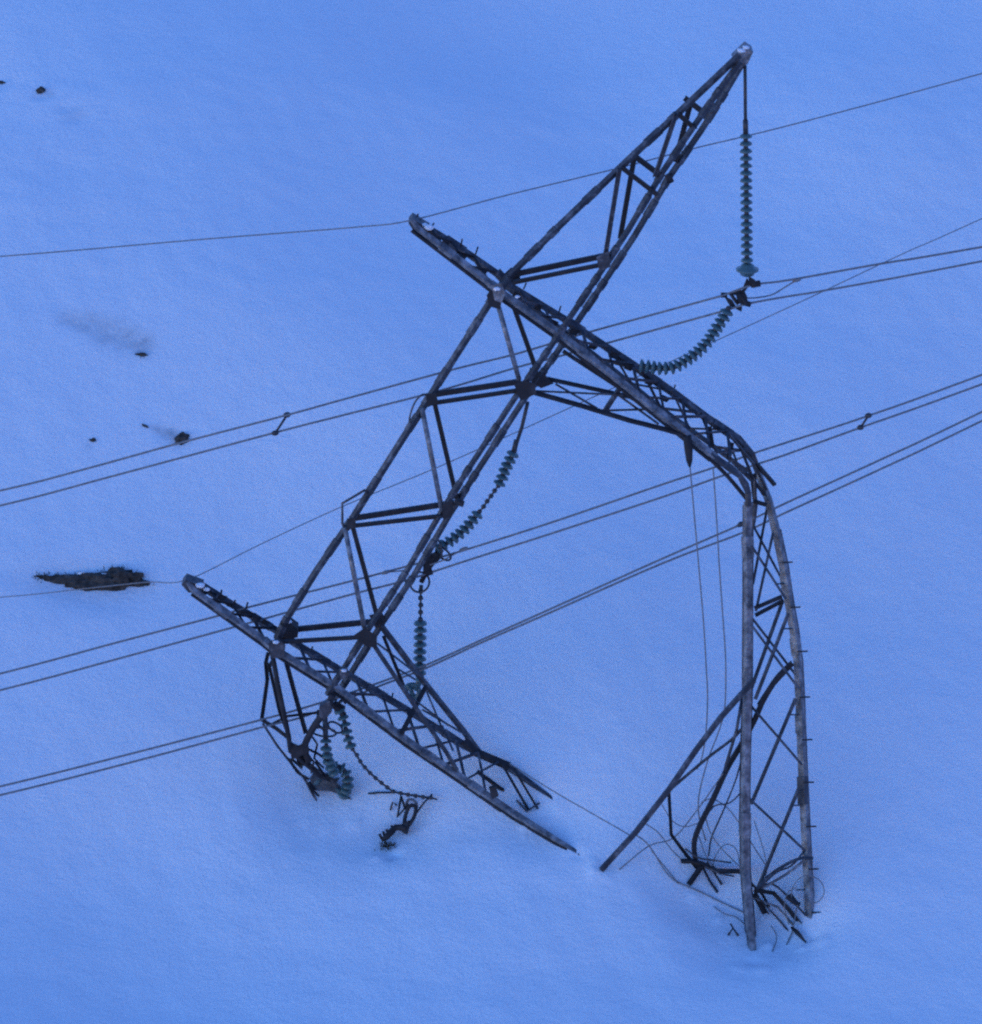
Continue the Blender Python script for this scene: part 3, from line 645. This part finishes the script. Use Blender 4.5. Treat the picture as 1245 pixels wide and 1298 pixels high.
# 6 trailing chain
c6 = [(430, 900, 0), (436, 912, 0), (439, 926, 0), (442, 938, 0), (446, 948, 0), (452, 957, 0), (460, 970, 0), (476, 986, 0), (491, 998, 0), (501, 1004, 0), (522, 1008, 0), (549, 1012, 0)]
pt6 = []
for i, (x, y, _) in enumerate(c6):
    f = i / (len(c6) - 1); d0 = Dt(905) - .1; d1 = Dg(549, 1012) - .2
    pt6.append(P(x, y, d0 + (d1 - d0) * f))
s6 = string("slack chain of mostly bare metal caps trailing from the crumpled crossarm to the snow", along(pt6, 20), [1, 1, 1, 1, 1, 1] + [0] * 14, .95, .1)
part("link_rod", s6, CAPM, lambda bm: tube(bm, crv(pt6[4:], 4), 1.5 * U, 6))
def b_y6(bm):
    tube(bm, [t_(420, 892, -.1), t_(428, 898, -.1), t_(436, 906, 0)], 4 * U)
    plate(bm, [t_(x, y, 0) for x, y in ((424, 888), (438, 896), (436, 904), (424, 902))], .1); tube(bm, [t_(424, 896, -.1), t_(434, 886, -.1), t_(438, 892, -.1)], 1.6 * U)
part("yoke", s6, DARK, b_y6)

# ------------------------------------------------------------------ conductors and earth wires
def wire(name, label, cat, pl, r, group, mat=WIRE, ext=(45, 70)):
    pts = [P(*q) for q in pl]
    a = pts[0]; d = (pts[0] - pts[1]).normalized(); d2 = Vector((d.x, d.y, 0)).normalized(); left = []
    cur = a; dd = d.copy()
    for k in range(9):
        dd = (dd * .86 + d2 * .14).normalized(); cur = cur + dd * (ext[0] / 9); left.insert(0, cur.copy())
    e = pts[-1]; d = (pts[-1] - pts[-2]).normalized(); right = []; cur = e
    for k in range(6):
        d = (d + Vector((0, 0, .012))).normalized(); cur = cur + d * (ext[1] / 6); right.append(cur.copy())
    full = left + pts + right
    return single(name, label, cat, mat, lambda bm: tube(bm, crv(full, 5), r, 6), pts[0], group)
RW = .024
wire("conductor", "upper cable of the highest pair, caught at the hanging string's yoke", "power cable",
     [(0, 622, 87.6), (110, 594, 87.3), (226, 562, 87.0), (364, 526, 86.7), (440, 505, 86.9), (572, 469, 87.0), (649, 450, 87.0), (700, 435, 86.9), (750, 420, 86.6), (900, 379, DY + .05), (918, 374, DY), (955, 361, DY), (1000, 355, 85.8), (1118, 334, 86.1), (1245, 313, 86.5)], RW, "conductors")
wire("conductor", "lower cable of the highest pair, passing under the hanging string's yoke", "power cable",
     [(0, 641, 87.6), (141, 604, 87.3), (350, 548, 86.8), (440, 525, 87.0), (558, 495, 87.1), (654, 466, 87.1), (700, 454, 87.0), (769, 435, 86.6), (914, 395, DY + .1), (948, 385, DY), (1000, 375.5, 85.9), (1052, 367, 86), (1245, 331, 86.6)], RW, "conductors")
wire("conductor", "upper cable of the middle pair, passing behind both masts", "power cable",
     [(0, 854, 87.4), (150, 814, 87.7), (279, 780, 88.0), (318, 769, 88.1), (440, 738, 88.2), (489, 725, 88.2), (545, 710, Dt(715) + B + .5), (590, 697, 88.2), (700, 662, 88.2), (840, 614, 88), (904, 593, 88), (960, 573, 88), (1000, 560, 88), (1101, 527, 88.2), (1245, 475, 88.6)], RW, "conductors")
wire("conductor", "lower cable of the middle pair, running just under its twin", "power cable",
     [(0, 875, 87.4), (150, 835, 87.7), (300, 794, 88.0), (440, 755, 88.2), (506, 738, 88.2), (545, 726, Dt(720) + B + .45), (600, 708, 88.2), (700, 676, 88.2), (840, 630, 88), (916, 603, 88), (964, 587, 88), (1000, 575, 88), (1091, 542, 88.2), (1245, 487, 88.6)], RW, "conductors")
wire("conductor", "upper cable of the lowest pair, tangled in the crumpled crossarm end", "power cable",
     [(0, 997, 87.2), (160, 957, 87.7), (329, 913, 88.2), (406, 891, 88.5), (473, 868, 89.0), (540, 843, 89.0), (613, 810, 88.9), (700, 771, 88.8), (840, 708, 88.6), (941, 664, 88.5), (1000, 636, 88.5), (1120, 581, 88.6), (1245, 522, 88.8)], RW, "conductors")
wire("conductor", "lower cable of the lowest pair, nearest the snow", "power cable",
     [(0, 1008, 87.2), (160, 968, 87.7), (332, 922, 88.2), (389, 907, 88.5), (475, 872, 89.05), (540, 847, 89.05), (613, 813.5, 88.95), (700, 775.5, 88.85), (840, 714, 88.7), (942, 675, 88.6), (1000, 648, 88.6), (1120, 593, 88.7), (1245, 533.5, 88.9)], RW, "conductors")
wire("earth_wire", "single thin wire at the top, held on the upper mast's peak", "earth wire",
     [(0, 325, 87.5), (260, 303, 86.4), (450, 288, 85.2), (522, 279, Dt(279)), (640, 248, 85.2), (780, 214, 85.6), (884, 187, 86), (1000, 159, 86.3), (1245, 93, 87)], .015, "earth wires")
wire("earth_wire", "single thin wire from the lower mast's peak, crossing behind the crossarm", "earth wire",
     [(0, 757, 90.6), (100, 747, 89.6), (185, 738, 88.2), (237, 735, Dt(735)), (330, 690, 87.8), (434, 642, 88.0), (560, 590, 88.2), (720, 518, 88.4), (914, 429, 88.6), (1027, 377, 88.8), (1148, 320, 89), (1245, 277, 89.2)], .012, "earth wires")
def spacer(label, a, b_, D):
    s = thing("spacer", label, "spacer", P(*a, D), "conductor spacers")
    part("bar", s, CAPM, lambda bm: tube(bm, [P(*a, D), P(*b_, D)], 1.5 * U, 8))
    for q in (a, b_):
        c = P(*q, D); part("clamp", s, CAPM, lambda bm: tube(bm, [c + Vector((-.07, 0, -.02)), c + Vector((-.03, 0, 0)), c + Vector((.03, 0, .01)), c + Vector((.07, 0, .02))], 3.4 * U, 10, [.6, 1, 1, .6]))
spacer("small spacer joining the highest cable pair left of the tower", (364, 526), (349, 549), 86.75)
spacer("small spacer joining the middle cable pair right of the bent mast", (1101, 527), (1091, 542), 88.2)
s_ = single("cable_clamp", "small clamp on the lowest cable pair just left of the bent mast", "clamp", CAPM, lambda bm: tube(bm, [P(935, 667, 88.5), P(939, 664.5, 88.5), P(943, 663, 88.5)], 3.6 * U, 10, [.6, 1, .7]), P(939, 665, 88.5))
def jump(label, pl, D, r=.017):
    pts = crv([P(x, y, D) for x, y in pl], 5)
    def bld(bm):
        tube(bm, pts, r, 6); e = pts[-1]; tube(bm, [e - Vector((.09, 0, .03)), e, e + Vector((.09, 0, .03))], 2.8 * U, 8, [.6, 1, .7])
    single("armour_rod", label, "wire", WIRE, bld, pts[0], "armour rods")
jump("short stray wire curving from the hanging string's yoke up to the right", [(944, 378), (962, 377), (980, 373), (995, 364), (1010, 355)], 85.85)
jump("short stray wire beside the middle cables right of the crossarm", [(545, 716), (560, 711), (575, 703), (588, 696)], 88.2)
jump("short stray wire beside the middle cables left of the crossarm", [(520, 722), (505, 724), (489, 725.5)], 88.2)

# two cables dangling from the fold
def dang(label, pl, a, b_):
    n = len(pl) - 1
    pts = [P(x, y, a + (b_ - a) * i / n) for i, (x, y) in enumerate(pl)]
    pts = [p if p.z > float(H(p.x, p.y)) + .02 else Vector((p.x, p.y, float(H(p.x, p.y)) + .02)) for p in pts]
    single("hanging_cable", label, "cable", WIRE, lambda bm: tube(bm, crv(pts, 5), .016, 6), pts[0], "dangling cables")
dang("left one of two thin cables dangling from the folded mast's bracket", [(874.5, 588), (879, 640), (886, 719), (892, 790), (895, 840), (897, 884), (895, 928), (890, 960), (884, 975)], Dt(588) + F, 88.6)
dang("right one of two thin cables dangling under the folded mast", [(904, 592), (908, 650), (912, 719), (917, 790), (920, 840), (919, 895), (912, 925), (898, 962), (887, 1004), (886, 1033), (895, 1066)], Dt(592) + F, Dg(895, 1066) - .05)

# loose wires at the foot
def loose(label, pl, r=.013, mat=WIRE):
    pts = crv([q if isinstance(q, Vector) else G(*q) for q in pl], 5)
    single("loose_wire", label, "wire", mat, lambda bm: tube(bm, pts, r, 6), pts[0], "loose wires on the snow")
loose("thin wire running from the snapped mast's end to the torn leg", [t_(646, 968, B - .4), P(700, 1002, 88.1), P(745, 1028, 87.6), P(780, 1048, 87.2), P(799, 1059, DB + 1.0)], .014)
loose("long wire from the torn leg sagging over the snow towards the mast foot", [P(806, 1058, DB + .9), (822, 1084, .35), (845, 1110, .1), (862, 1121, .05), (886, 1131, .04), (915, 1145, .03), (942, 1157, .02)], .017)
loose("straight pale wire crossing from the bowed brace to the snow at left", [P(917, 980, DB + .4), P(886, 1024, DB + .8), P(854, 1062, DB + 1.0), (822, 1083, .3), (785, 1103, .02)], .015)
loose("wire bowing from the torn leg to the flattened brace", [P(818, 1044, DB + .8), (834, 1066, .3), (850, 1082, .18), (866, 1096, .12)], .014)
loose("branching wire end beside the long sagging wire", [(826, 1086, .2), (845, 1105, .1), (860, 1121, .02)], .013)
loose("wide loop of wire arching behind the left leg", [(887, 1049, .9), (900, 1048, 1.0), (918, 1054, .9), (934, 1066, .7), (955, 1092, .5), (972, 1110, .3)], .013)
loose("wire sweeping from the bowed brace to behind the left leg", [(892, 1058, .7), (900, 1074, .5), (916, 1090, .35), (942, 1110, .2)], .013)
loose("short curved wire inside the wide loop", [(885, 1074, .4), (896, 1094, .2), (914, 1109, .03)], .012)
cc = m_(1024, 1128, -.05)
loose("coil of wire looped round the right leg's foot", [P(1003, 1140, DB - .1), P(1005, 1125, DB - .3), P(1013, 1114, DB - .4), P(1026, 1110, DB - .4), P(1040, 1117, DB - .3), P(1045, 1130, DB - .1), P(1040, 1141, DB), P(1031, 1145, DB)], .013)
loose("wire tail hanging below the clamp at the right foot", [m_(1012, 1147, -.15), (1009, 1160, .2), (1006, 1176, .08), (1003, 1186, .04), (997, 1198, .0)], .016)
loose("thin curl of wire on the snow between the two legs", [(977, 1176, .08), (983, 1186, .1), (984, 1195, .08), (979, 1207, .0)], .013)
single("broken_strut", "dark pointed piece of steel lying right of the mast foot", "scrap steel", DARK, lambda bm: tube(bm, [G(1003, 1179, .1), G(1010, 1186, .12), G(1022, 1196, .03)], 3.2 * U, 6, [.5, 1, .3]), G(1010, 1186))
single("broken_strut", "small twig of torn steel left of the mast foot", "scrap steel", DARK, lambda bm: (tube(bm, [G(923, 1186, .02), G(929, 1181, .12), G(936, 1187, .02)], 1.4 * U, 6), tube(bm, [G(929, 1181, .12), G(926, 1176, .14)], 1.2 * U, 6)), G(929, 1183))
single("steel_rod", "thin dark rod lying on the snow beside the trailing chain", "rod", DARK, lambda bm: tube(bm, [G(467, 1006, .0), G(480, 1006.5, .05), G(500, 1007.5, .08)], 1.3 * U, 8), G(480, 1006))

# broken suspension fitting lying in the snow
deb = thing("broken_fitting", "dark broken suspension fitting with a loop and grassy end lying in the snow", "scrap steel", G(505, 1050))
def b_d1(bm):
    tube(bm, [G(x, y, h) for x, y, h in ((484, 1068, .08), (490, 1066, .14), (496, 1060, .16), (502, 1055, .18), (510, 1056, .2), (516, 1058, .2))], 4.2 * U, 8, [.6, 1, 1.1, 1, 1.1, .9])
    plate(bm, [G(508, 1054, .2), G(520, 1050, .28), G(516, 1062, .14), (G(511, 1060, .12))], .10)
    for a, c in (((484, 1067), (481, 1064)), ((488, 1066), (486, 1061)), ((493, 1062), (490, 1058)), ((499, 1057), (496, 1053))): tube(bm, [G(*a, .12), G(*c, .2)], 1.8 * U, 6)
part("link_chain", deb, DARK, b_d1)
part("loop", deb, DARK, lambda bm: tube(bm, crv([G(512, 1054, .2), G(515, 1042, .3), G(520, 1035, .38), G(527, 1036, .38), G(526, 1044, .3), G(519, 1054, .22)], 5), 2.6 * U, 8))
part("loop_clip", deb, STEEL, lambda bm: tube(bm, crv([G(514, 1034, .35), G(519, 1028, .42), G(527, 1031, .42), G(529, 1037, .36)], 4), 1.8 * U, 8))
part("bent_strap", deb, DARK, lambda bm: (tube(bm, [G(509, 1018, .25), G(504, 1038, .08), G(518, 1030, .3)], 1.7 * U, 6), tube(bm, [G(509, 1018, .25), G(513, 1030, .2)], 1.5 * U, 6), tube(bm, [G(495, 1028, .03), G(498, 1020, .1), G(503, 1023, .05)], 1.3 * U, 6)))
part("wire_tail", deb, STEEL, lambda bm: tube(bm, [G(529, 1040, .3), G(538, 1026, .25), G(548, 1014, .2)], 1.4 * U, 6))
def blades(bm, cx, cy, n, rx, ry, hmax, w=.02):
    for k in range(n):
        x = cx + random.gauss(0, rx); y = cy + random.gauss(0, ry); p = G(x, y, -.02); h = hmax * random.uniform(.4, 1)
        d = Vector((random.uniform(-.8, .8), random.uniform(-.8, .2), .9)).normalized(); s = Vector((d.y, -d.x, .1)).normalized() * w
        q = p + d * h; e = q + Vector((d.x * .6, d.y * .6, .2)) * h * .5
        v = [bm.verts.new(c) for c in (p - s, p + s, q + s * .6, q - s * .6, e)]
        bm.faces.new((v[0], v[1], v[2], v[3])); bm.faces.new((v[3], v[2], v[4]))
gt = part("grass_tuft", deb, GRASS, lambda bm: blades(bm, 490, 1073, 70, 5, 2.5, .14)); gt["kind"] = "stuff"

# ------------------------------------------------------------------ rocks breaking through the snow
def rock_bm(bm, px, py, sx, sy, sz, seed, rough=.35, sub=4, ang=0.0):
    tmp = bmesh.new(); bmesh.ops.create_icosphere(tmp, subdivisions=sub, radius=1)
    c = G(px, py, 0); o = Vector((seed * 7.3, seed * 3.1, seed))
    sl = Matrix.Rotation(R(25), 3, 'X') @ Matrix.Rotation(ang, 3, 'Z')
    for v in tmp.verts:
        n = v.co.copy(); k = 1 + rough * (noise.noise(n * 1.6 + o) + .55 * noise.noise(n * 4.1 + o) + .3 * noise.noise(n * 9 + o))
        q = Vector((n.x * sx, n.y * sy, n.z * sz)) * k; v.co = sl @ q + c
    m_tmp = bpy.data.meshes.new("tmp"); tmp.to_mesh(m_tmp); tmp.free(); bm.from_mesh(m_tmp); bpy.data.meshes.remove(m_tmp)
big = thing("rock_ledge", "long dark rock ledge with dry grass breaking through the snow at left", "rock", G(115, 737))
def b_big(bm):
    rock_bm(bm, 122, 738, .92, .25, .18, 1, .34, 5); rock_bm(bm, 84, 736, .68, .13, .11, 2, .34, 4, -.08); rock_bm(bm, 62, 733, .38, .06, .07, 9, .3, 4, -.1); rock_bm(bm, 156, 734, .42, .22, .22, 3, .5, 4); rock_bm(bm, 175, 740, .30, .09, .07, 5, .5, 3)
    rock_bm(bm, 148, 727, .22, .14, .14, 8, .5, 3)
part("stone", big, ROCK, b_big)
def b_bg(bm):
    for x, y, n, rx, ry in ((118, 731, 90, 26, 2.5), (150, 726, 70, 9, 3), (80, 731, 50, 18, 2), (178, 741, 35, 7, 2), (55, 733, 30, 6, 2)): blades(bm, x, y, n, rx, ry, .16, .014)
gg = part("dry_grass", big, GRASS, b_bg); gg["kind"] = "stuff"
def b_cap1(bm):
    rock_bm(bm, 84, 734.5, .5, .06, .10, 12, .5, 4, -.06); rock_bm(bm, 128, 731, .22, .05, .13, 14, .5, 3); rock_bm(bm, 106, 730, .16, .05, .12, 15, .5, 3)
part("snow_cap", big, SNOW, b_cap1)
def rock(label, px, py, sx, sy, sz, seed, ang=0, n=14):
    r = thing("rock", label, "rock", G(px, py), "dark rocks poking out of the snow")
    part("stone", r, ROCK, lambda bm: rock_bm(bm, px, py, sx, sy, sz, seed, .45, 3, ang))
    t = part("dry_grass", r, GRASS, lambda bm: blades(bm, px - 2, py + 1, n, 2.5, 1.5, .10, .012)); t["kind"] = "stuff"
rock("dark angular rock poking out of snow behind the highest cable pair", 231, 557, .16, .19, .16, 21, -.7)
rock("small black rock alone on the snow, upper left", 52, 115, .115, .13, .10, 22, -.6, 6)
rock("tiny rock tip cut off by the left edge near the top", 2, 105, .10, .06, .06, 23, -.4, 4)
rock("low dark rock at the end of the shallow snow trough", 180, 450, .14, .05, .06, 24, -.1, 8)
rock("tiny dark stone left of the angular rock", 118, 558, .075, .06, .05, 25, 0, 5)
rock("faint small rock edge at the head of the snow drag mark", 184, 540, .10, .035, .03, 26, -.6, 4)

def clump(bm, c, r, seed):
    tmp = bmesh.new(); bmesh.ops.create_icosphere(tmp, subdivisions=3, radius=1); o = Vector((seed * 3.7, seed, seed * 1.9))
    for v in tmp.verts:
        n = v.co.copy(); v.co = Vector((n.x, n.y, n.z * .55)) * r * (1 + .45 * noise.noise(n * 1.8 + o)) + c
    for f in tmp.faces: f.smooth = True
    m_tmp = bpy.data.meshes.new("tmp"); tmp.to_mesh(m_tmp); tmp.free(); bm.from_mesh(m_tmp); bpy.data.meshes.remove(m_tmp)
for own, x, y, w_, r_ in ((mast, 544, 288, -.45, .13), (mast, 538, 285, -.3, .09), (mast2, 254, 742, -.4, .13), (mast2, 262, 747, -.35, .09), (cross, 630, 366, -.78, .10), 
        (cross, 350, 814, -.82, .09), (cross, 940, 64, -.45, .11), (cross, 946, 60, -.40, .09), (mast, 656, 376, -.68, .07), (mast2, 436, 850, -.82, .08), (cross, 366, 788, .1, .09)):
    part("snow_clump", own, SNOW, lambda bm: clump(bm, t_(x, y, w_), r_ * .75, x * .01))

loose("slack wire hanging in a shallow curve between the torn leg and the bowed brace", [P(838, 1018, DB + .7), P(852, 1040, DB + .9), P(868, 1048, DB + 1.0), P(884, 1044, DB + .9)], .012)
loose("hooked wire rising from the flattened brace in front of the left leg", [(902, 1112, .1), (906, 1098, .35), (918, 1088, .5), (932, 1090, .4), (938, 1102, .15)], .012)
loose("springy wire end standing up from the snow beside the right leg", [(1000, 1172, .02), (994, 1160, .25), (997, 1148, .45), (1008, 1142, .5)], .012)
loose("wire lying in a lazy curve in front of the left leg", [(905, 1150, .02), (918, 1160, .05), (932, 1164, .05), (943, 1172, .03)], .012)
loose("thin wire stretched from the left leg to the lowest diagonal", [m_(956, 1040, .1), m_(968, 1078, .2), m_(972, 1106, .3), m_(962, 1128, .2)], .011)

# ------------------------------------------------------------------ dusk light
sc = bpy.context.scene
w = bpy.data.worlds.new("World"); sc.world = w; w.use_nodes = True
nt = w.node_tree; bg = nt.nodes["Background"]; sky = nt.nodes.new("ShaderNodeTexSky")
sky.sky_type = 'NISHITA'; sky.sun_disc = False; SE, SR = R(-0.68), R(242)
sky.sun_elevation = SE; sky.sun_rotation = SR; sky.ozone_density = 3.55; sky.air_density = .87; sky.dust_density = 0; sky.altitude = 1500
nt.links.new(sky.outputs[0], bg.inputs[0]); bg.inputs[1].default_value = .15
sl = bpy.data.lights.new("sun", 'SUN'); so = bpy.data.objects.new("sun", sl); C.objects.link(so)
sl.energy = .003; sl.angle = R(40); sl.color = (1, .93, .85)
sd = Vector((math.sin(SR) * math.cos(R(30)), math.cos(SR) * math.cos(R(30)), math.sin(R(30))))
so.rotation_euler = sd.to_track_quat('Z', 'Y').to_euler(); so.location = (0, 0, 60)
vs = sc.view_settings; vs.view_transform = 'Standard'; vs.look = 'None'; vs.gamma = 1; vs.exposure = 4.27
sc.cycles.use_denoising = False; sc.cycles.use_adaptive_sampling = False; sc.cycles.filter_width = 2.25
